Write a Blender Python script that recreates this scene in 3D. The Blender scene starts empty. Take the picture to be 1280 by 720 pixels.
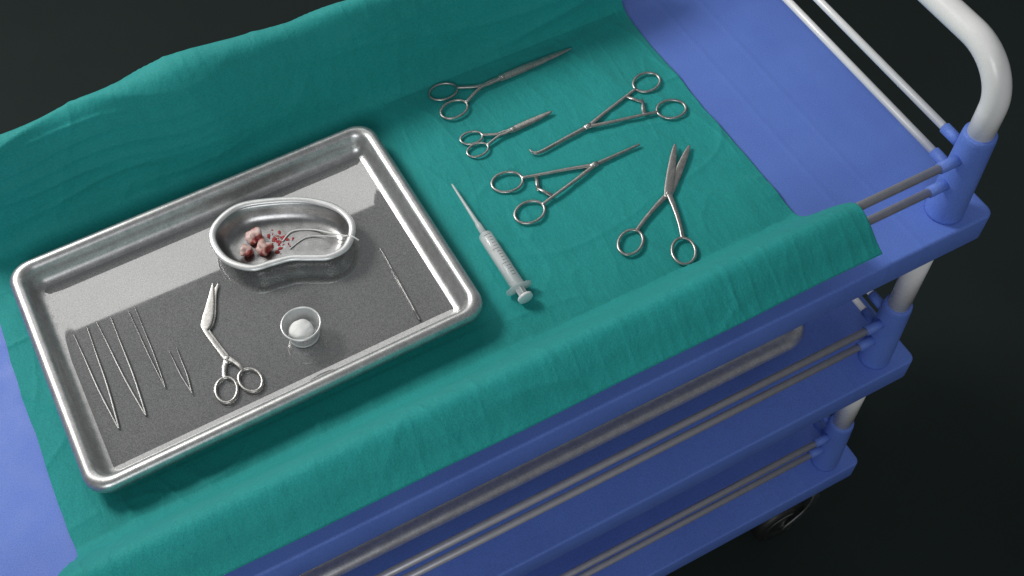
import bpy, math, random
import numpy as np
from mathutils import Vector, Matrix, noise
random.seed(5)
scn=bpy.context.scene
col=scn.collection

# ---------------------------------------------------------------- materials
def mat(name,base=(.5,.5,.5),metal=0,rough=.5,**kw):
    m=bpy.data.materials.new(name);m.use_nodes=True
    b=m.node_tree.nodes['Principled BSDF']
    b.inputs['Base Color'].default_value=(*base,1);b.inputs['Metallic'].default_value=metal
    b.inputs['Roughness'].default_value=rough
    for k,v in kw.items(): b.inputs[k.replace('_',' ')].default_value=v
    return m
def N(m,t,**kw):
    n=m.node_tree.nodes.new(t)
    for k,v in kw.items(): setattr(n,k,v)
    return n
def L(m,a,b): m.node_tree.links.new(a,b)
def texco(m,sc=(1,1,1)):
    t=N(m,'ShaderNodeTexCoord');mp=N(m,'ShaderNodeMapping');mp.inputs['Scale'].default_value=sc
    L(m,t.outputs['Object'],mp.inputs['Vector']);return mp.outputs['Vector']
def noise_n(m,vec,scale,detail=4,rough=.5):
    n=N(m,'ShaderNodeTexNoise');n.inputs['Scale'].default_value=scale;n.inputs['Detail'].default_value=detail
    n.inputs['Roughness'].default_value=rough
    L(m,vec,n.inputs['Vector']);return n.outputs['Fac']
def rng(m,val,a,b,lo=0,hi=1):
    r=N(m,'ShaderNodeMapRange');r.inputs['From Min'].default_value=lo;r.inputs['From Max'].default_value=hi
    r.inputs['To Min'].default_value=a;r.inputs['To Max'].default_value=b;L(m,val,r.inputs['Value']);return r.outputs['Result']
def ramp(m,val,stops):
    r=N(m,'ShaderNodeValToRGB');e=r.color_ramp.elements
    e[0].position,e[0].color=stops[0][0],(*stops[0][1],1);e[1].position,e[1].color=stops[-1][0],(*stops[-1][1],1)
    for p,c in stops[1:-1]:
        x=e.new(p);x.color=(*c,1)
    L(m,val,r.inputs['Fac']);return r.outputs['Color']
def bump(m,h,strength,dist=.001):
    b=N(m,'ShaderNodeBump');b.inputs['Strength'].default_value=strength;b.inputs['Distance'].default_value=dist
    L(m,h,b.inputs['Height']);L(m,b.outputs['Normal'],m.node_tree.nodes['Principled BSDF'].inputs['Normal']);return b
def P(m): return m.node_tree.nodes['Principled BSDF']
def grainy(m,colour,vec,scale,lo,hi):
    g=N(m,'ShaderNodeVectorMath',operation='SCALE');L(m,colour,g.inputs[0])
    L(m,rng(m,noise_n(m,vec,scale,2,.8),lo,hi,.33,.67),g.inputs['Scale']);L(m,g.outputs[0],P(m).inputs['Base Color'])

def metal(name,base,rough,var=.08,grain=.15,mt=1,spk=.12,mot=1):
    m=mat(name,base,mt,rough);v=texco(m)
    n=noise_n(m,v,60,5,.6);L(m,rng(m,n,rough-var,rough+var,.3,.7),P(m).inputs['Roughness'])
    cc=ramp(m,noise_n(m,v,110,4,.6),[(.3,tuple(b*(1-.15*mot) for b in base)),(.7,tuple(min(1,b*(1+.1*mot)) for b in base))])
    grainy(m,cc,v,700,1-spk,1+spk)
    g=noise_n(m,v,1500,2);bump(m,g,grain,.0001);return m
M_steel=metal('stainless_steel',(.36,.36,.36),.36,.05,.3,1,.2)  # dish bowl only: darker base puts the interior's shadow into the colour
M_rim=metal('polished_rim_steel',(.74,.74,.735),.38,.05,.1,.55,.08,.4)
M_inst=metal('instrument_steel',(.47,.46,.44),.38,.07,.2,1,.25)
M_faint=metal('dull_instrument_steel',(.32,.32,.315),.45,.07,.2,1,.2)
M_trim=metal('satin_tray_rim_steel',(.54,.54,.535),.37,.04,.4,.85,.22)
def traymat():
    m=metal('satin_tray_floor_steel',(.2,.2,.2),.6,.04,.3,0);nt=m.node_tree
    P(m).inputs['Specular IOR Level'].default_value=.1
    out=[n for n in nt.nodes if n.type=='OUTPUT_MATERIAL'][0]
    g=N(m,'ShaderNodeBsdfGlossy');g.inputs['Color'].default_value=(.68,.68,.68,1)
    v=texco(m);L(m,rng(m,noise_n(m,v,25,4),.018,.032,.3,.7),g.inputs['Roughness'])
    cc=ramp(m,noise_n(m,v,12,5,.6),[(.3,(.18,.18,.18)),(.7,(.215,.215,.213))]);grainy(m,cc,v,850,.5,1.5)
    gr=noise_n(m,v,800,2,.8);sm_=noise_n(m,v,7,5,.6)
    mu=N(m,'ShaderNodeMath',operation='MULTIPLY');L(m,rng(m,gr,.55,1.05,.32,.68),mu.inputs[0]);L(m,rng(m,sm_,.44,.50,.3,.7),mu.inputs[1])
    mx=N(m,'ShaderNodeMixShader');L(m,mu.outputs[0],mx.inputs[0]);L(m,P(m).outputs[0],mx.inputs[1]);L(m,g.outputs[0],mx.inputs[2])
    L(m,mx.outputs[0],out.inputs['Surface']);return m
M_tray=traymat()
M_chrome=metal('pale_enamelled_tube',(.82,.82,.81),.28,.03,.03,.0,.01,.15)
M_rail=metal('rail_metal',(.50,.50,.53),.45,.05,.05,.3,.08,.4)
M_siderail=metal('pale_rail_metal',(.84,.84,.84),.32,.04,.03,.05,.02,.2)
M_dull=metal('speckled_grey_steel',(.60,.60,.61),.36,.05,.1,.7,.2)
M_fork=metal('caster_metal',(.55,.55,.55),.3,.05,.05)
M_hub=metal('dark_hub_metal',(.28,.28,.28),.35,.05,.05)
def blue():
    m=mat('blue_painted_plastic',(.11,.2,.66),0,.5);v=texco(m)
    n=noise_n(m,v,9,5,.6)
    c=ramp(m,n,[(.25,(.110,.195,.60)),(.55,(.122,.220,.65)),(.8,(.135,.24,.69))]);grainy(m,c,v,750,.82,1.18)
    P(m).inputs['Specular IOR Level'].default_value=.35
    n2=noise_n(m,v,35,4);L(m,rng(m,n2,.45,.6,.3,.7),P(m).inputs['Roughness'])
    bump(m,noise_n(m,v,1000,2),.6,.0005);return m
M_blue=blue()
def shelfmat():
    m=blue();m.name='blue_ribbed_shelf_paint'
    t=N(m,'ShaderNodeTexCoord');s=N(m,'ShaderNodeSeparateXYZ');L(m,t.outputs['Object'],s.inputs[0])
    h=None
    for x0 in (.885,.935):
        a=N(m,'ShaderNodeMath',operation='SUBTRACT');L(m,s.outputs['X'],a.inputs[0]);a.inputs[1].default_value=x0
        b=N(m,'ShaderNodeMath',operation='ABSOLUTE');L(m,a.outputs[0],b.inputs[0])
        r=rng(m,b.outputs[0],1,0,0,.006)
        if h is None:h=r
        else:
            q=N(m,'ShaderNodeMath',operation='ADD');L(m,h,q.inputs[0]);L(m,r,q.inputs[1]);h=q.outputs[0]
    bn=N(m,'ShaderNodeBump');bn.inputs['Strength'].default_value=.28;bn.inputs['Distance'].default_value=.0010
    L(m,h,bn.inputs['Height'])
    old=[n for n in m.node_tree.nodes if n.type=='BUMP' and n!=bn][0]
    L(m,bn.outputs['Normal'],old.inputs['Normal']);return m
M_shelf=shelfmat()
def clothmat():
    m=mat('teal_surgical_cloth',(.01,.27,.23),0,.85);v=texco(m)
    n=noise_n(m,v,5,6,.6)
    c=ramp(m,n,[(.25,(.007,.262,.250)),(.5,(.008,.293,.279)),(.8,(.012,.325,.308))]);grainy(m,c,v,650,.84,1.16)
    P(m).inputs['Sheen Weight'].default_value=.10;P(m).inputs['Sheen Roughness'].default_value=.5
    P(m).inputs['Specular IOR Level'].default_value=.3;P(m).inputs['Roughness'].default_value=.7
    w1=N(m,'ShaderNodeTexWave',bands_direction='X');w2=N(m,'ShaderNodeTexWave',bands_direction='Y')
    for w in(w1,w2): L(m,v,w.inputs['Vector']);w.inputs['Scale'].default_value=260;w.inputs['Distortion'].default_value=.8
    a=N(m,'ShaderNodeMath',operation='ADD');L(m,w1.outputs['Fac'],a.inputs[0]);L(m,w2.outputs['Fac'],a.inputs[1])
    b=bump(m,a.outputs[0],.3,.0004)
    v2=texco(m,(1,.35,1));n3=noise_n(m,v2,34,6,.62)
    b2=N(m,'ShaderNodeBump');b2.inputs['Strength'].default_value=.65;b2.inputs['Distance'].default_value=.005
    L(m,n3,b2.inputs['Height']);L(m,b2.outputs['Normal'],b.inputs['Normal']);return m
M_cloth=clothmat()
def cotton(name,bloody):
    m=mat(name,(.85,.85,.83),0,.95);v=texco(m)
    if bloody:
        n=noise_n(m,v,65,2,.5)
        c=ramp(m,n,[(.40,(.66,.52,.48)),(.52,(.55,.33,.29)),(.58,(.32,.06,.05)),(.74,(.16,.01,.01))]);L(m,c,P(m).inputs['Base Color'])
        P(m).inputs['Roughness'].default_value=.5
    P(m).inputs['Subsurface Weight'].default_value=.2;P(m).inputs['Subsurface Radius'].default_value=(.004,.003,.003)
    bump(m,noise_n(m,v,400,5,.7),.12 if bloody else .5,.001);return m
M_cot=cotton('white_cotton',0);M_cotb=cotton('bloodied_cotton',1)
M_blood=mat('blood',(.30,.003,.006),0,.35)
bump(M_blood,noise_n(M_blood,texco(M_blood),120),.2)
M_clear=mat('clear_plastic',(.88,.90,.90),0,.12,Alpha=.42)
L(M_clear,rng(M_clear,noise_n(M_clear,texco(M_clear),40),.1,.2),P(M_clear).inputs['Roughness'])
M_glass=mat('frosted_cup_glass',(.62,.63,.63),0,.16,Alpha=.42)
L(M_glass,rng(M_glass,noise_n(M_glass,texco(M_glass),40),.12,.24),P(M_glass).inputs['Roughness'])
M_cap=mat('frosted_plastic',(.70,.75,.75),0,.25,Alpha=.6)
L(M_cap,rng(M_cap,noise_n(M_cap,texco(M_cap),40),.2,.35),P(M_cap).inputs['Roughness'])
M_white=mat('white_plastic',(.74,.76,.76),0,.35)
L(M_white,rng(M_white,noise_n(M_white,texco(M_white),40),.28,.45),P(M_white).inputs['Roughness'])
M_highlight=mat('pale_highlight',(.7,.7,.68),0,.5)  # pale colour standing in for a highlight inside the kidney dish
bump(M_highlight,noise_n(M_highlight,texco(M_highlight),900),.2)
M_rub=mat('black_rubber',(.012,.012,.012),0,.5)
bump(M_rub,noise_n(M_rub,texco(M_rub),200),.2)
def floormat():
    m=mat('dark_floor',(.012,.019,.017),0,.7);v=texco(m)
    n=noise_n(m,v,1.3,6,.6)
    c=ramp(m,n,[(.25,(.0120,.0185,.0172)),(.55,(.0145,.0225,.021)),(.85,(.017,.026,.0245))]);L(m,c,P(m).inputs['Base Color'])
    P(m).inputs['Specular IOR Level'].default_value=.15
    L(m,rng(m,noise_n(m,v,6,5),.6,.8),P(m).inputs['Roughness'])
    bump(m,noise_n(m,v,300,3),.1,.0005);return m
M_floor=floormat()

# ---------------------------------------------------------------- helpers
def mesh(name,V,F,m,smooth=True):
    me=bpy.data.meshes.new(name);me.from_pydata([tuple(v) for v in V],[],F);me.update()
    if smooth: me.polygons.foreach_set('use_smooth',[True]*len(me.polygons))
    me.materials.append(m);o=bpy.data.objects.new(name,me);col.objects.link(o)
    return o
def thing(name,label,cat,loc=(0,0,0),group=None):
    e=bpy.data.objects.new(name,None);e.empty_display_size=.02;e.location=loc;col.objects.link(e)
    e['label']=label;e['category']=cat
    if group:e['group']=group
    return e
def adopt(o,parent,loc=None):
    o.parent=parent
    base=Vector((0,0,0));p=parent
    while p: base+=p.location;p=p.parent
    me=o.data
    if me:
        c=sum((v.co for v in me.vertices),Vector())/max(1,len(me.vertices))
        me.transform(Matrix.Translation(-c));o.location=c-base
    return o
def settle(o):
    c=sum((v.co for v in o.data.vertices),Vector())/len(o.data.vertices)
    o.data.transform(Matrix.Translation(-c));o.location=c;return o
def catmull(pts,n=8,closed=False):
    pts=[np.array(p,float) for p in pts];K=len(pts);out=[]
    segs=K if closed else K-1
    for i in range(segs):
        g=lambda j:pts[j%K] if closed else pts[min(max(j,0),K-1)]
        p0,p1,p2,p3=g(i-1),g(i),g(i+1),g(i+2)
        for t in np.arange(n)/n:
            out.append(.5*((2*p1)+(-p0+p2)*t+(2*p0-5*p1+4*p2-p3)*t*t+(-p0+3*p1-3*p2+p3)*t**3))
    if not closed: out.append(pts[-1])
    return out
def sweep(path,w,h=None,hint=(0,0,1),closed=False,n=12,sq=1.0,V=None,F=None):
    V=[] if V is None else V;F=[] if F is None else F
    path=[np.array(p,float) for p in path];K=len(path);h=w if h is None else h
    W=w if hasattr(w,'__len__') else [w]*K;H=h if hasattr(h,'__len__') else [h]*K
    hint=np.array(hint,float);b0=len(V)
    for i,p in enumerate(path):
        a=path[(i-1)%K] if (closed or i>0) else p;b=path[(i+1)%K] if (closed or i<K-1) else p
        T=b-a;T/=max(1e-12,np.linalg.norm(T));S=np.cross(T,hint);S/=max(1e-12,np.linalg.norm(S));U=np.cross(S,T)
        for j in range(n):
            t=2*math.pi*(j+.5)/n;c,s=math.cos(t),math.sin(t)
            cx=math.copysign(abs(c)**sq,c);sy=math.copysign(abs(s)**sq,s)
            V.append(p+S*W[i]*cx+U*H[i]*sy)
    for i in range(K if closed else K-1):
        i2=(i+1)%K
        for j in range(n):
            j2=(j+1)%n;F.append((b0+i*n+j,b0+i*n+j2,b0+i2*n+j2,b0+i2*n+j))
    if not closed:
        F.append(tuple(b0+j for j in range(n))[::-1]);F.append(tuple(b0+(K-1)*n+j for j in range(n)))
    return V,F
def lathe(prof,origin,axis=(0,0,1),n=40,V=None,F=None,cap=True):
    V=[] if V is None else V;F=[] if F is None else F
    A=Vector(axis).normalized();S=A.orthogonal().normalized();U=A.cross(S);O=Vector(origin);b0=len(V)
    for r,z in prof:
        for j in range(n):
            t=2*math.pi*j/n;V.append(O+A*z+(S*math.cos(t)+U*math.sin(t))*r)
    for i in range(len(prof)-1):
        for j in range(n):
            j2=(j+1)%n;F.append((b0+i*n+j,b0+i*n+j2,b0+(i+1)*n+j2,b0+(i+1)*n+j))
    if cap:
        F.append(tuple(b0+j for j in range(n))[::-1]);F.append(tuple(b0+(len(prof)-1)*n+j for j in range(n)))
    return V,F
def rrect(x0,x1,y0,y1,r,n=8):
    o=[]
    for cx,cy,a in((x1-r,y1-r,0),(x0+r,y1-r,90),(x0+r,y0+r,180),(x1-r,y0+r,270)):
        for i in range(n+1):
            t=math.radians(a+90*i/n);o.append((cx+r*math.cos(t),cy+r*math.sin(t)))
    return o
def loops(Ls,capb=True,capt=True):
    V=[];F=[];n=len(Ls[0])
    for l in Ls:V+=l
    for i in range(len(Ls)-1):
        for j in range(n):
            j2=(j+1)%n;F.append((i*n+j,i*n+j2,(i+1)*n+j2,(i+1)*n+j))
    if capb:F.append(tuple(range(n))[::-1])
    if capt:F.append(tuple((len(Ls)-1)*n+j for j in range(n)))
    return V,F
def solid(o,t,off=-1):
    s=o.modifiers.new('wall','SOLIDIFY');s.thickness=t;s.offset=off;return o

# ---------------------------------------------------------------- floor
FZ=-.925
o=mesh('floor',[(-14,-14,FZ),(14,-14,FZ),(14,14,FZ),(-14,14,FZ)],[(0,1,2,3)],M_floor,False)
o['kind']='structure'

# ---------------------------------------------------------------- trolley
PX0,PX1,PY0,PY1=-.22,.991,-.110,.418
SP=.341
tro=thing('medical_trolley','blue three-tier medical trolley with metal rails and push handle','trolley',(.38,.17,FZ))
def shelf(zt):
    Ls=[]
    x0,x1,y0,y1=-.27,1.041,-.143,.454
    for ins,z in((.006,-.046),(.002,-.0455),(.0005,-.044),(0,-.042),(0,-.003),(.0005,-.0015),(.0015,-.0004),(.0035,0)):
        Ls.append([(x,y,zt+z) for x,y in rrect(x0+ins,x1-ins,y0+ins,y1-ins,.012-ins*.5,8)])
    V,F=loops(Ls)
    o=mesh('shelf',V,F,M_shelf);o.data.polygons[-1].use_smooth=False;o.data.polygons[-2].use_smooth=False
    o.parent=tro;o.location=-tro.location
    return o
for k in range(3):
    zt=-k*SP
    shelf(zt)
    for px,sx in((PX0,1),(PX1,-1)):
        for py,sy in((PY0,1),(PY1,-1)):
            pr=[(.020,.0005),(.0226,.0010),(.0226,.004),(.0220,.03),(.0192,.130),(.0186,.136),(.0170,.138)]
            V,F=lathe(pr,(px,py,zt),n=40)
            for z in(.060,.102):
                sweep([(px+sx*.012,py,zt+z),(px+sx*.044,py,zt+z)],.0068,V=V,F=F,n=16)
                sweep([(px,py+sy*.012,zt+z),(px,py+sy*.044,zt+z)],.0068,V=V,F=F,n=16)
            adopt(mesh('corner_socket',V,F,M_blue),tro)
    for z in(.060,.102):
        for py in(PY0,PY1):
            V,F=sweep([(PX0+.03,py,zt+z),(PX1-.03,py,zt+z)],.0052,n=16);adopt(mesh('guard_rail',V,F,M_rail),tro)
        for px in(PX0,PX1):
            V,F=sweep([(px,PY0+.03,zt+z),(px,PY1-.03,zt+z)],.0048,n=16);adopt(mesh('guard_rail',V,F,M_siderail),tro)
R_=.0148
for px in(PX0,PX1):
    for py in(PY0,PY1):
        for k in range(2):
            V,F=sweep([(px,py,-(k+1)*SP+.13),(px,py,-k*SP-.045)],R_,hint=(1,0,0),n=28);adopt(mesh('post',V,F,M_chrome),tro)
zt=.236;rb=.060
path=[(PX1,PY0,.12),(PX1,PY0,zt-rb)]
for i in range(1,15):
    a=math.pi/2*i/14;path.append((PX1,PY0+rb*(1-math.cos(a)),zt-rb+rb*math.sin(a)))
for i in range(0,15):
    a=math.pi/2*i/14;path.append((PX1,PY1-rb+rb*math.sin(a),zt-rb+rb*math.cos(a)))
path.append((PX1,PY1,.12))
V,F=sweep(path,R_,hint=(1,0,0),n=32);adopt(mesh('push_handle',V,F,M_chrome),tro)
for py in(PY0,PY1):
    V,F=lathe([(R_,.12),(R_,.155),(.014,.162),(.006,.165)],(PX0,py,0),n=28);adopt(mesh('post_cap',V,F,M_chrome),tro)
# casters
cz=-2*SP-.046
for px,dx in((PX0,-1),(PX1,-1)):
    for py in(PY0,PY1):
        ca=bpy.data.objects.new('caster',None);ca.empty_display_size=.02;ca.parent=tro
        ca.location=Vector((px,py,-.80))-tro.location;col.objects.link(ca)
        wx=px+dx*.055;wz=FZ+.0535
        V,F=lathe([(.018,-.052),(.021,-.046),(.021,-.022),(.012,-.016),(.012,0)],(px,py,cz),n=24)
        for s in(-1,1):
            sweep(catmull([(px,py+s*.004,cz-.041),(px-.004,py+s*.019,cz-.066),(px-.020,py+s*.023,cz-.10),(wx+.006,py+s*.023,wz+.012),(wx,py+s*.023,wz)],6),.010,.003,hint=(0,1,0),V=V,F=F,n=12)
        sweep(catmull([(px-.002,py,cz-.052),(px-.02,py,cz-.066),(wx-.005,py,cz-.088),(wx-.045,py,cz-.111)],6),.016,.002,hint=(0,1,0),V=V,F=F,n=12)
        adopt(mesh('fork',V,F,M_fork),ca)
        V,F=lathe([(.040,-.015),(.050,-.014),(.0525,-.008),(.0535,0),(.0525,.008),(.050,.014),(.040,.015)],(wx,py,wz),(0,1,0),48)
        adopt(mesh('tyre',V,F,M_rub),ca)
        V,F=lathe([(.010,-.020),(.012,-.017),(.036,-.0155),(.041,-.0165),(.041,.0165),(.036,.0155),(.012,.017),(.010,.020)],(wx,py,wz),(0,1,0),40)
        adopt(mesh('hub',V,F,M_hub),ca)

# ---------------------------------------------------------------- surgical cloth
prof=catmull([(-.164,.085),(-.152,.092),(-.135,.103),(-.117,.1105),(-.105,.105),(-.091,.086),(-.075,.060),(-.060,.034),(-.048,.015),(-.036,.0048),(-.020,.0024),(.05,.002),
 (.18,.002),(.28,.002),(.340,.0022),(.358,.0045),(.369,.013),(.378,.030),(.386,.053),(.396,.079),(.407,.100),(.419,.1125),(.431,.110),(.442,.096),(.452,.055),(.4575,.015),(.460,-.03),(.462,-.07)],12)
pp=np.array(prof);d=np.r_[0,np.cumsum(np.linalg.norm(np.diff(pp,axis=0),axis=1))]
NV=460;NU=680;s=np.linspace(0,d[-1],NV);py=np.interp(s,d,pp[:,0]);pz=np.interp(s,d,pp[:,1])
ty=np.gradient(py);tz=np.gradient(pz);ln=np.hypot(ty,tz);ny=-tz/ln;nz=ty/ln
def sm(a,b,x):
    t=min(1,max(0,(x-a)/(b-a)));return t*t*(3-2*t)
def nz3(x,y,z): return noise.noise(Vector((x,y,z)))
def ridged(x,y,z): return (1-min(1,abs(nz3(x,y,z))*2.2))
V=[]
X0,X1=-.036,.832
for j in range(NV):
    y=py[j];z=pz[j];S=s[j]
    lf=sm(-.034,-.07,y);lb=sm(.352,.382,y);lift=max(lf,lb)
    flap=sm(.10,.0,S)
    for i in range(NU):
        u=i/(NU-1);x=X0+(X1-X0)*u
        x+=.0035*nz3(S*9,u*3,4)+.0010*nz3(S*40,u*5,9)
        a=(.0120*lb+.0020*lf)*(nz3(x*4.5,S*2,1)+.22)+(.0040*lb+.0012*lf)*nz3(x*13+S*4,S*5,2)
        a+=.007*lb*math.exp(-((x-.27)/.045)**2)
        if lb>0:
            g1=ridged(x*1.6,S*26+1.2*nz3(x*4,S*3,8),91)**3
            g2=ridged(x*3.2+4,S*34+1.5*nz3(x*5,S*3,18),95)**4
            a+=lb*(.0050*g1*max(0,nz3(x*3,S*6,88)+.45)+.0026*g2*max(0,nz3(x*4,S*6,78)+.4))
        m0=max(0,nz3(x*3.5,S*5,12)+.38)
        r=ridged(x*15+S*2.5+.6*nz3(x*5,S*6,3),S*1.6+3,7)**5
        rb_=ridged(x*8-S*7+.6*nz3(x*5,S*6,3),S*6+x*2,71)**6
        r2=ridged(x*34-S*4,S*3,17)**5
        r3=ridged(x*48+S*9,S*9,27)**4
        a+=(.0010*lf+.0003*lb)*r*m0*1.5+(.0026*lb+.0018*lf)*rb_*m0+(.0007*lf+.0004*lb)*r2*m0*1.3+.0003*lift*r3*m0
        if lb>.5: a=max(a,-.0008)
        f=(1-lift)
        c1=ridged(x*6.5+S*3.2,S*2.3-x*2,21)**9
        c2=ridged(x*4-S*6,S*9+x*2,31)**10
        c3=ridged(x*14+S*5,S*5-x*3,51)**7
        c4=ridged(x*24-S*3,S*8,61)**6
        m1=max(0,nz3(x*4,S*4,40)+.40)
        a+=f*(.0038*c1*m1+.0034*c2*m1+.0030*c3*m1+.0016*c4*m1+.0011*(nz3(x*11,S*9,3)+.4))
        inx=sm(-.02,.02,x)*sm(.485,.45,x);iny=sm(-.02,.01,y)*sm(.335,.310,y)
        k=1-inx*iny
        zz=z+nz[j]*a*k;yy=y+ny[j]*a*k
        if k<.02: zz=.0015
        # the weight of the instruments presses the folds down beneath them
        if .48<x<.82 and -.036<yy<.360:
            cap=.0040
            if zz>cap: zz=cap+(zz-cap)*.18
        V.append((x,yy+flap*.0020*nz3(x*6,0,5),max(zz,.0008) if -.03<y<.44 else zz))
F=[(j*NU+i,j*NU+i+1,(j+1)*NU+i+1,(j+1)*NU+i) for j in range(NV-1) for i in range(NU-1)]
cl=mesh('surgical_cloth',V,F,M_cloth);solid(cl,.0008,1)
cl['label']='wrinkled teal surgical cloth draped over the trolley rails';cl['category']='cloth'

# ---------------------------------------------------------------- trays
def tray(name,x0,x1,y0,y1,zb,h,R,label,rw=1,m=None,rm=None):
    Ls=[]
    w=h/.0300
    for ins,z in((.0035,.016),(.0012,.0165),(0,.0205),(.0004,.0255),(.0030,.0292),(.0070,.0306),(.0115,.0296),(.0150,.0255),(.0168,.018),(.0188,.0110),(.0220,.0068),(.0270,.0045),(.0335,.0037),(.040,.0035)):
        ins*=rw
        Ls.append([(x,y,zb+z*w) for x,y in rrect(x0+ins,x1-ins,y0+ins,y1-ins,max(.008,R-ins*.62),10)])
    V,F=loops(Ls,capb=False)
    o=mesh(name,V,F,rm or m or M_trim);o.data.polygons[-1].use_smooth=False
    if rm:
        o.data.materials.append(m);n=len(Ls[0])
        for p in o.data.polygons:
            if p.index>=11*n: p.material_index=1
    settle(o);o['label']=label;o['category']='tray'
    solid(o,.0011,-1);return o
t=tray('instrument_tray',-.003,.450,-.001,.3176,.0022,.030,.026,'rectangular stainless steel instrument tray with rolled rim on cloth',rw=1.08,m=M_tray,rm=M_trim)
ctr=t.location.copy();t.location=Matrix.Rotation(.0161,4,'Z')@ctr;t.rotation_euler=(0,0,.0161)
tray('storage_tray',.02,.925,-.055,.34,-SP+.001,.034,.045,'long shallow grey metal tray resting on the middle trolley shelf',rw=1.7,m=M_dull)
TZ=.0060

# ---------------------------------------------------------------- instruments
mm=lambda p,z:(p[0]/1000,p[1]/1000,z)
def ring_path(c,a,b,ang,z,n=36):
    ca,sa=math.cos(ang),math.sin(ang)
    return [(c[0]/1000+(a*math.cos(t)*ca-b*math.sin(t)*sa)/1000,c[1]/1000+(a*math.cos(t)*sa+b*math.sin(t)*ca)/1000,z) for t in np.arange(n)*2*math.pi/n]
def v2(a): return np.array(a,float)
def unit(a): return a/np.linalg.norm(a)
def scissors(name,label,cat,r1,r2,piv,t1,t2,ra,rb,z,bladew=5.5,shank=2.0,lock=False,ratch=None,bendpts=None,leaf=None,wire=1.7,m=M_inst,group=None,close=None,split=.5):
    r1,r2,piv,t1,t2=map(v2,(r1,r2,piv,t1,t2))
    e=thing(name,label,cat,mm(piv,z-.002),group)
    axis=unit(piv-(r1+r2)/2);mid=(r1+r2)/2
    for k,(r,t) in enumerate(((r1,t2),(r2,t1))):
        zz=z+(.0008 if k else -.0006)
        dr=unit(piv-r);angr=math.atan2(dr[1],dr[0])*.6+math.atan2(axis[1],axis[0])*.4 if abs(math.atan2(dr[1],dr[0])-math.atan2(axis[1],axis[0]))<1.5 else math.atan2(dr[1],dr[0])
        V,F=sweep(ring_path(r,ra,rb,angr,z),wire/1000,wire*.85/1000,closed=True,n=10)
        st=r+np.array([math.cos(angr),math.sin(angr)])*ra*.97
        side=np.array([-axis[1],axis[0]]);sg=np.sign((r-piv)@side)
        off=side*sg
        if close:
            q=[mm(st,z),mm(mid*(1-close)+piv*close+off*2.6,zz),mm(mid*(.5-close/2)+piv*(.5+close/2)+off*2.1,zz),mm(piv+off*.6,zz)]
        else:
            q=[mm(st,z),mm(st*.72+piv*.28+off*(1.6 if not lock else .6),zz),mm(st*.35+piv*.65+off*(1.9 if not lock else 1.2),zz),mm(piv+off*.6,zz)]
        path=catmull(q,7);K=len(path)
        W=[(shank*(1+.55*(i/(K-1))**3))/1000 for i in range(K)];Hh=[.0016]*K
        sweep(path,W,Hh,V=V,F=F,n=12,sq=.6)
        adopt(mesh('finger_handle',V,F,m),e)
        dt=unit(t-piv)
        pts=[piv-dt*6]
        if bendpts is not None: pts+= [piv]+[v2(b) for b in bendpts]+[t]
        else:
            for f in(.0,.33,.66,.9,1): pts.append(piv+(t-piv)*f)
        pts=[p+off*(-split) for p in pts]
        path=catmull([mm(p,zz) for p in pts],7);K=len(path);W=[]
        for i in range(K):
            f=i/(K-1)
            if leaf is not None: W.append(np.interp(f,[a for a,_ in leaf],[b for _,b in leaf])/2000);continue
            if lock: wv=(3.6 if f<.18 else 3.1-(f-.18)/.82*1.7)
            else: wv=bladew*(.62+.5*math.sin(min(1,f*2.6)*math.pi*.5)-.12) * (1-max(0,(f-.35)/.65)**1.6*.88)
            W.append(wv*.5/1000*(1.25 if lock else 1))
        V2=[];F2=[]
        hb=.0009 if leaf is not None else .0013
        sweep(path,W,[hb*(1-.45*i/(K-1)) for i in range(K)],V=V2,F=F2,n=12,sq=.5)
        adopt(mesh('jaw' if lock else 'blade',V2,F2,m),e)
        if ratch is not None:
            rr=v2(ratch);a=st*.80+piv*.20;c=rr-off*2.6
            V3,F3=sweep([mm(a+off*.3,zz+.0003),mm((a+c)/2,zz+.0003),mm(c,zz+.0003)],[.0026,.0021,.0015],[.0011,.0011,.001],n=10,sq=.5)
            adopt(mesh('ratchet',V3,F3,m),e)
    if lock:
        V,F=sweep([mm(piv-axis*5.5,z+.0002),mm(piv-axis*3,z+.0002),mm(piv+axis*3,z+.0002),mm(piv+axis*5.5,z+.0002)],[.0028,.0038,.0038,.0028],[.0018,.0024,.0024,.0018],n=12,sq=.5)
        adopt(mesh('box_joint',V,F,m),e)
    V,F=lathe([(.0031,.0),(.0031,.0006),(.0024,.0011),(.0008,.0012)],mm(piv,z+(.0024 if lock else .0018)),n=20)
    adopt(mesh('pivot_screw',V,F,m),e)
    return e
CZ=.0068
scissors('surgical_scissors','long slender steel surgical scissors lying closed on teal cloth','scissors',(554,340),(553,306),(632,325),(734,326),(734,328),18.5,13.5,CZ+.0008,bladew=10.5,shank=2.2,close=.56)
scissors('surgical_scissors','small fine steel scissors lying closed on teal cloth','scissors',(551,254),(549,233),(602,241),(659,243),(659,244),14,9.8,CZ,bladew=8,shank=1.7,wire=1.5,close=.60)
scissors('hemostat_clamp','steel hemostat clamp with curved hooked tip on cloth','clamp',(789,229),(792,175),(686,200),(604.5,202),(605,203),18.5,15,CZ,lock=True,ratch=(768,203),shank=2.0,wire=1.8,
   bendpts=[(655,197),(625,193.5),(613,193),(606,196)])
scissors('needle_holder','straight steel needle holder with ring handles on cloth','clamp',(557,171),(559,118),(662,143),(727,144),(727,145),19,15,CZ,lock=True,ratch=(583,144),shank=2.0,wire=1.8)
scissors('surgical_scissors','steel surgical scissors lying slightly open on teal cloth','scissors',(640,23),(687,-17),(716,62),(765,123),(779,114),18.5,13.5,CZ+.0008,bladew=11,shank=2.4,wire=1.9)
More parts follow.
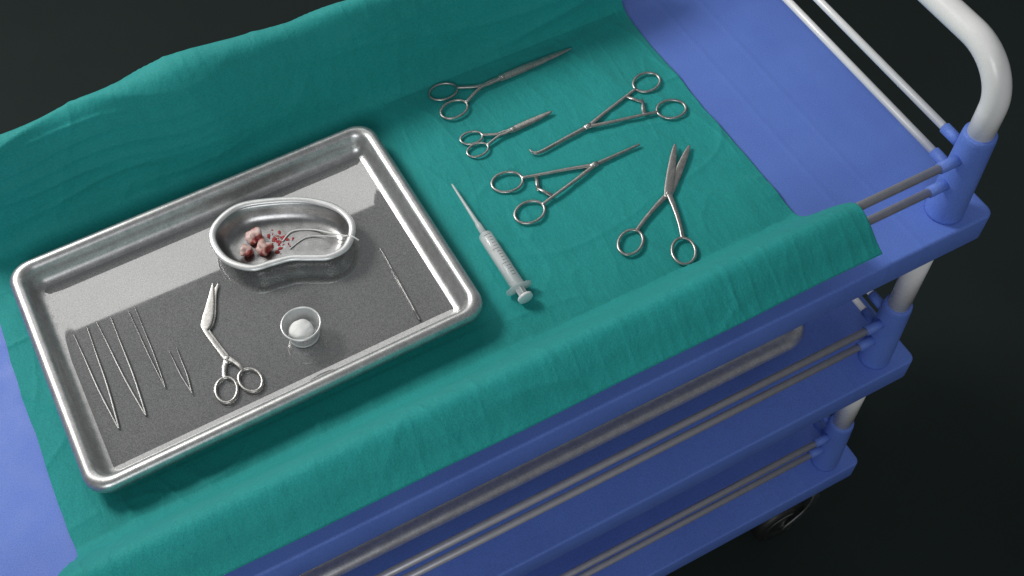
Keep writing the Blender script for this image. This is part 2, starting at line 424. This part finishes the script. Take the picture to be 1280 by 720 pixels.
scissors('bandage_scissors','angled steel bandage scissors lying in the steel tray','scissors',(160,63),(187,62),(174,99),(196,201),(199,199),15.5,11.5,TZ+.003,shank=2.4,split=1.3,
   bendpts=[(170.3,120),(166.8,142),(167.6,147),(177,163),(187,182)],wire=1.9,leaf=[(0,3.5),(.12,5),(.3,5),(.5,4.5),(.55,6.5),(.61,12.5),(.70,13),(.84,8),(1,.8)])

def tweezers(label,j,a,b,w,z=TZ+.0018,name='tweezers'):
    j,a,b=map(v2,(j,a,b));e=thing(name,label,'tweezers',mm(j,z-.002),'slender instruments laid in a row in the tray')
    ax=unit((a+b)/2-j);sd=np.array([-ax[1],ax[0]])
    for t in(a,b):
        sg=np.sign((t-j)@sd)
        q=[mm(j-ax*1.5,z),mm(j+ax*6+sd*sg*w*.5,z),mm(j+(t-j)*.4+sd*sg*w*.9,z),mm(j+(t-j)*.75+sd*sg*w*.3,z),mm(t,z)]
        p=catmull(q,8);K=len(p)
        W=[w*(.45+.55*math.sin(math.pi*min(1,(i/(K-1))*1.15+.05))**.8 if i/(K-1)<.83 else .45)/1000*.62 for i in range(K)]
        V,F=sweep(p,W,.0009,n=10,sq=.7);adopt(mesh('arm',V,F,M_faint),e)
    return e
tweezers('long thin steel tweezers lying in the steel tray',(44,76),(35,212),(51,213),1.9)
tweezers('long thin steel tweezers lying in the steel tray',(74,77),(62,216),(78,213),1.9)
tweezers('fine pointed steel tweezers lying in the steel tray',(103,99),(98,213),(106,213),1.1)
tweezers('short steel tweezers lying in the steel tray',(126,78),(121,141),(130,140),1.4)
e=thing('dental_probe','thin straight steel probe lying in the steel tray','probe',(.381,.09,TZ))
V,F=sweep([mm((380,44),TZ+.0016),mm((380.3,60),TZ+.0016),mm((381,95),TZ+.0016),mm((381.5,122),TZ+.0016)],[.0013,.0013,.0013,.0009],n=14);adopt(mesh('grip',V,F,M_faint),e)
V,F=sweep(catmull([mm((381.5,120),TZ+.0016),mm((382,140),TZ+.0016),mm((381.5,155),TZ+.0016)],8),.0008,n=10);adopt(mesh('tip',V,F,M_faint),e)

# ---------------------------------------------------------------- kidney dish
kp=[(213,238),(226,259),(256,270),(294,259),(330,240),(356,212),(362,182),(345,157),(322,153),(302,162),(283,172),(262,176),(238,181),(217,205)]
kc=catmull([(x+1,y+4) for x,y in kp],9,True);kc=np.array(kc)/1000
def inset(c,dist):
    o=c.copy()
    for _ in range(8):
        T=np.roll(o,-1,0)-np.roll(o,1,0);T/=np.linalg.norm(T,axis=1)[:,None]
        Nn=np.stack([T[:,1],-T[:,0]],1)
        area=.5*np.sum(o[:,0]*np.roll(o[:,1],-1)-o[:,1]*np.roll(o[:,0],-1))
        if area>0: Nn=-Nn
        o=o+Nn*dist/8
        o=.5*o+.25*(np.roll(o,1,0)+np.roll(o,-1,0)) if dist>0.004 else o
    return o
KZ=TZ
kd=thing('kidney_dish','kidney-shaped steel dish holding bloodied cotton in the tray','dish',(.285,.21,KZ))
Ls=[]
for dd,z in((.0006,.0225),(.0035,.0188),(.0055,.0140),(.0080,.0085),(.0110,.0046),(.0150,.0022),(.020,.0012),(.026,.0011)):
    c=inset(kc,dd);Ls.append([(x,y,KZ+z) for x,y in c])
V,F=loops(Ls,capb=False)
o=mesh('bowl',V,F,M_steel);solid(o,.0009,0);o.data.polygons[-1].use_smooth=False;adopt(o,kd)
V,F=sweep([(x,y,KZ+.0227) for x,y in kc],.0042,.0027,closed=True,n=12);adopt(mesh('rim',V,F,M_rim),kd)

def blob(name,c,r,m,seed,squash=.8,amp=.18,freq=1.6):
    V=[];F=[];n1,n2=28,40
    for i in range(n1+1):
        for j in range(n2):
            th=math.pi*i/n1;ph=2*math.pi*j/n2
            d=Vector((math.sin(th)*math.cos(ph),math.sin(th)*math.sin(ph),math.cos(th)))
            rr=r*(1+amp*noise.noise(d*freq+Vector((seed,0,0)))*2+amp*.1*noise.noise(d*4+Vector((0,seed,0))))
            V.append((c[0]+d.x*rr,c[1]+d.y*rr,c[2]+d.z*rr*squash))
    for i in range(n1):
        for j in range(n2):
            j2=(j+1)%n2;F.append((i*n2+j,(i+1)*n2+j,(i+1)*n2+j2,i*n2+j2))
    o=mesh(name,V,F,m);settle(o);return o
for i,(c,r) in enumerate((((259,236),8.8),((263,217),8.6),((244,222),7.6))):
    o=blob('cotton_ball',(c[0]/1000,c[1]/1000,KZ+.0015+r*.72/1000),r/1000,M_cotb,i*7.37+1.3,.70,.34,1.1)
    o['label']='blood-stained cotton ball lying in the kidney dish';o['category']='cotton ball';o['group']='cotton balls in the kidney dish'
V=[];F=[]
for i in range(62):
    a=random.gauss(0,1);b=random.gauss(0,1)
    x=.282+a*.0072;y=.223+b*.0070;r=random.choice([.0007,.0011,.0016,.0028])*random.uniform(.7,1.2)
    st_=random.uniform(.45,1);an=random.uniform(0,3.14);b0=len(V);z=KZ+.0017+i*.000004
    for q in range(12):
        t=q/12*2*math.pi;rr=r*random.uniform(.7,1.15);u_,v_=rr*math.cos(t),rr*st_*math.sin(t)
        V.append((x+u_*math.cos(an)-v_*math.sin(an),y+u_*math.sin(an)+v_*math.cos(an),z))
    V.append((x,y,z+.00045))
    for q in range(12):F.append((b0+q,b0+(q+1)%12,b0+12))
o=mesh('blood_spatter',V,F,M_blood);settle(o);o['label']='scattered red blood drops on the kidney dish bottom';o['category']='blood';o['kind']='stuff'
e=thing('dish_highlight','pale curved highlight in the kidney dish, modelled as thin strands','highlight',(.32,.2,KZ))  # faint curved highlight in the dish, built as pale strands
V,F=sweep(catmull([mm((286,218),KZ+.0025),mm((302,226),KZ+.0026),mm((324,216),KZ+.0028),mm((341,196),KZ+.008),mm((352,177),KZ+.019),mm((356,168),KZ+.0262),mm((361,161),KZ+.0235)],8),.0009,n=8)
adopt(mesh('highlight_strand',V,F,M_highlight),e)
V,F=sweep(catmull([mm((290,204),KZ+.0025),mm((312,210),KZ+.0026),mm((330,201),KZ+.0045),mm((345,183),KZ+.0145),mm((353,171),KZ+.0262)],8),.0006,n=8)
adopt(mesh('highlight_strand',V,F,M_highlight),e)

# ---------------------------------------------------------------- cup with cotton
cx,cy=.2600,.0885
cup=thing('medicine_cup','small frosted medicine cup holding white cotton in the tray','cup',(cx,cy,TZ))
V,F=lathe([(.006,.0015),(.0140,.0010),(.0165,.0025),(.0182,.008),(.0205,.0215),(.0214,.0222),(.0216,.0232),(.0210,.0238),(.0200,.0230),(.0193,.021),(.0172,.009),(.0158,.0040),(.0140,.0025),(.006,.0023)],(cx,cy,TZ),n=56)
adopt(mesh('cup_wall',V,F,M_glass),cup)
V,F=sweep([(cx+.0212*math.cos(t),cy+.0212*math.sin(t),TZ+.0236) for t in np.arange(56)*2*math.pi/56],.0011,closed=True,n=10)
adopt(mesh('cup_rim',V,F,M_rim),cup)
V,F=sweep([(cx+.0162*math.cos(t),cy+.0162*math.sin(t),TZ+.0022) for t in np.arange(56)*2*math.pi/56],.0010,closed=True,n=10)
adopt(mesh('cup_base',V,F,M_cap),cup)
o=blob('cotton_ball',(cx-.002,cy-.001,TZ+.0135),.0128,M_cot,31.,.78,.10,1.3)
o['label']='white cotton ball inside the small medicine cup';o['category']='cotton ball'

# ---------------------------------------------------------------- syringe
sy=thing('syringe','clear plastic syringe with capped needle lying on cloth','syringe',(.495,.09,.004))
ax=Vector((0,-1,0));SZ=.0125;sx=.4955
BR=.0084
V,F=lathe([(.0020,-.002),(.0042,0),(.0074,.002),(BR,.004),(BR,.085),(BR-.0014,.085),(BR-.001,.081),(BR-.001,.006),(.002,.003)],(sx,.112,SZ),ax,40)
adopt(mesh('barrel',V,F,M_clear),sy)
V=[];F=[]
for i in range(15):
    y=.104-i*.0045;w=math.radians(58 if i%5==0 else 34);n_=7
    b=len(V)
    for dy in(-.0003,.0003):
        for q in range(n_+1):
            t=math.radians(62)+w*(q/n_);V.append((sx+(BR+.0001)*math.cos(t),y+dy,SZ+(BR+.0001)*math.sin(t)))
    for q in range(n_):F.append((b+q,b+q+1,b+n_+2+q,b+n_+1+q))
adopt(mesh('graduation_marks',V,F,M_rub),sy)
V,F=sweep([(sx-.0155,.026,SZ),(sx-.009,.026,SZ),(sx+.009,.026,SZ),(sx+.0155,.026,SZ)],[.0009,.0011,.0011,.0009],[.0042,.0084,.0084,.0042],n=20)
adopt(mesh('finger_flange',V,F,M_cap),sy)
V,F=lathe([(.0008,-.084),(.0013,-.080),(.0020,-.045),(.0027,-.018),(.0036,-.015),(.0040,0),(.0030,.001)],(sx,.112,SZ),ax,28)
adopt(mesh('needle_cap',V,F,M_cap),sy)
V,F=sweep([(sx,.190,SZ),(sx,.114,SZ)],.0005,n=8);adopt(mesh('needle',V,F,M_inst),sy)
V,F=lathe([(.0005,.0),(.0060,.003),(.0068,.006),(.0058,.0075),(.0068,.009),(.0068,.013),(.004,.014)],(sx,.100,SZ),ax,28)
adopt(mesh('plunger_seal',V,F,M_cap),sy)
V=[];F=[]
sweep([(sx,.087,SZ),(sx,.012,SZ)],.0055,.0009,V=V,F=F,n=8,sq=.4)
sweep([(sx,.087,SZ),(sx,.012,SZ)],.0009,.0055,V=V,F=F,n=8,sq=.4)
lathe([(.0076,0),(.0090,.0008),(.0090,.0036),(.0076,.0044)],(sx,.0135,SZ),ax,32,V,F)
adopt(mesh('plunger_rod',V,F,M_white),sy)

# ---------------------------------------------------------------- camera
C=Vector((.1648,-.617,1.0989))
Rm=[(0.88239,-0.4702,-0.01708),(-0.39987,-0.73029,-0.55387),(0.24796,0.49557,-0.83243)]
rot=Matrix((Rm[0],[-a for a in Rm[1]],[-a for a in Rm[2]])).transposed()
cam=bpy.data.cameras.new('camera');co=bpy.data.objects.new('camera',cam);col.objects.link(co)
co.matrix_world=Matrix.Translation(C)@rot.to_4x4()
cam.sensor_width=36;cam.lens=1452.6*36/1280;cam.clip_start=.01;cam.clip_end=200
scn.camera=co

# ---------------------------------------------------------------- light
w=bpy.data.worlds.new('World');scn.world=w;w.use_nodes=True
bg=w.node_tree.nodes['Background'];bg.inputs[0].default_value=(.93,.97,1,1);bg.inputs[1].default_value=.165
def area(name,loc,target,sx_,sy_,power,colr=(1,1,1)):
    l=bpy.data.lights.new(name,'AREA');l.shape='RECTANGLE';l.size=sx_;l.size_y=sy_;l.energy=power;l.color=colr
    o=bpy.data.objects.new(name,l);o.location=loc
    o.rotation_euler=(Vector(target)-Vector(loc)).to_track_quat('-Z','Y').to_euler();col.objects.link(o);return o
area('back_softbox',(.35,1.64,1.21),(.35,.2,0),2.2,.82,7.6,(1,.99,.97))
area('key_softbox',(-.8,2.2,2.0),(.4,.15,0),.8,.7,66,(1,.98,.95))
area('fill_softbox',(-.9,-1.9,1.7),(.5,.1,-.1),1.2,1.2,27,(.96,.98,1))
scn.view_settings.view_transform='Standard';scn.view_settings.look='None';scn.view_settings.exposure=0
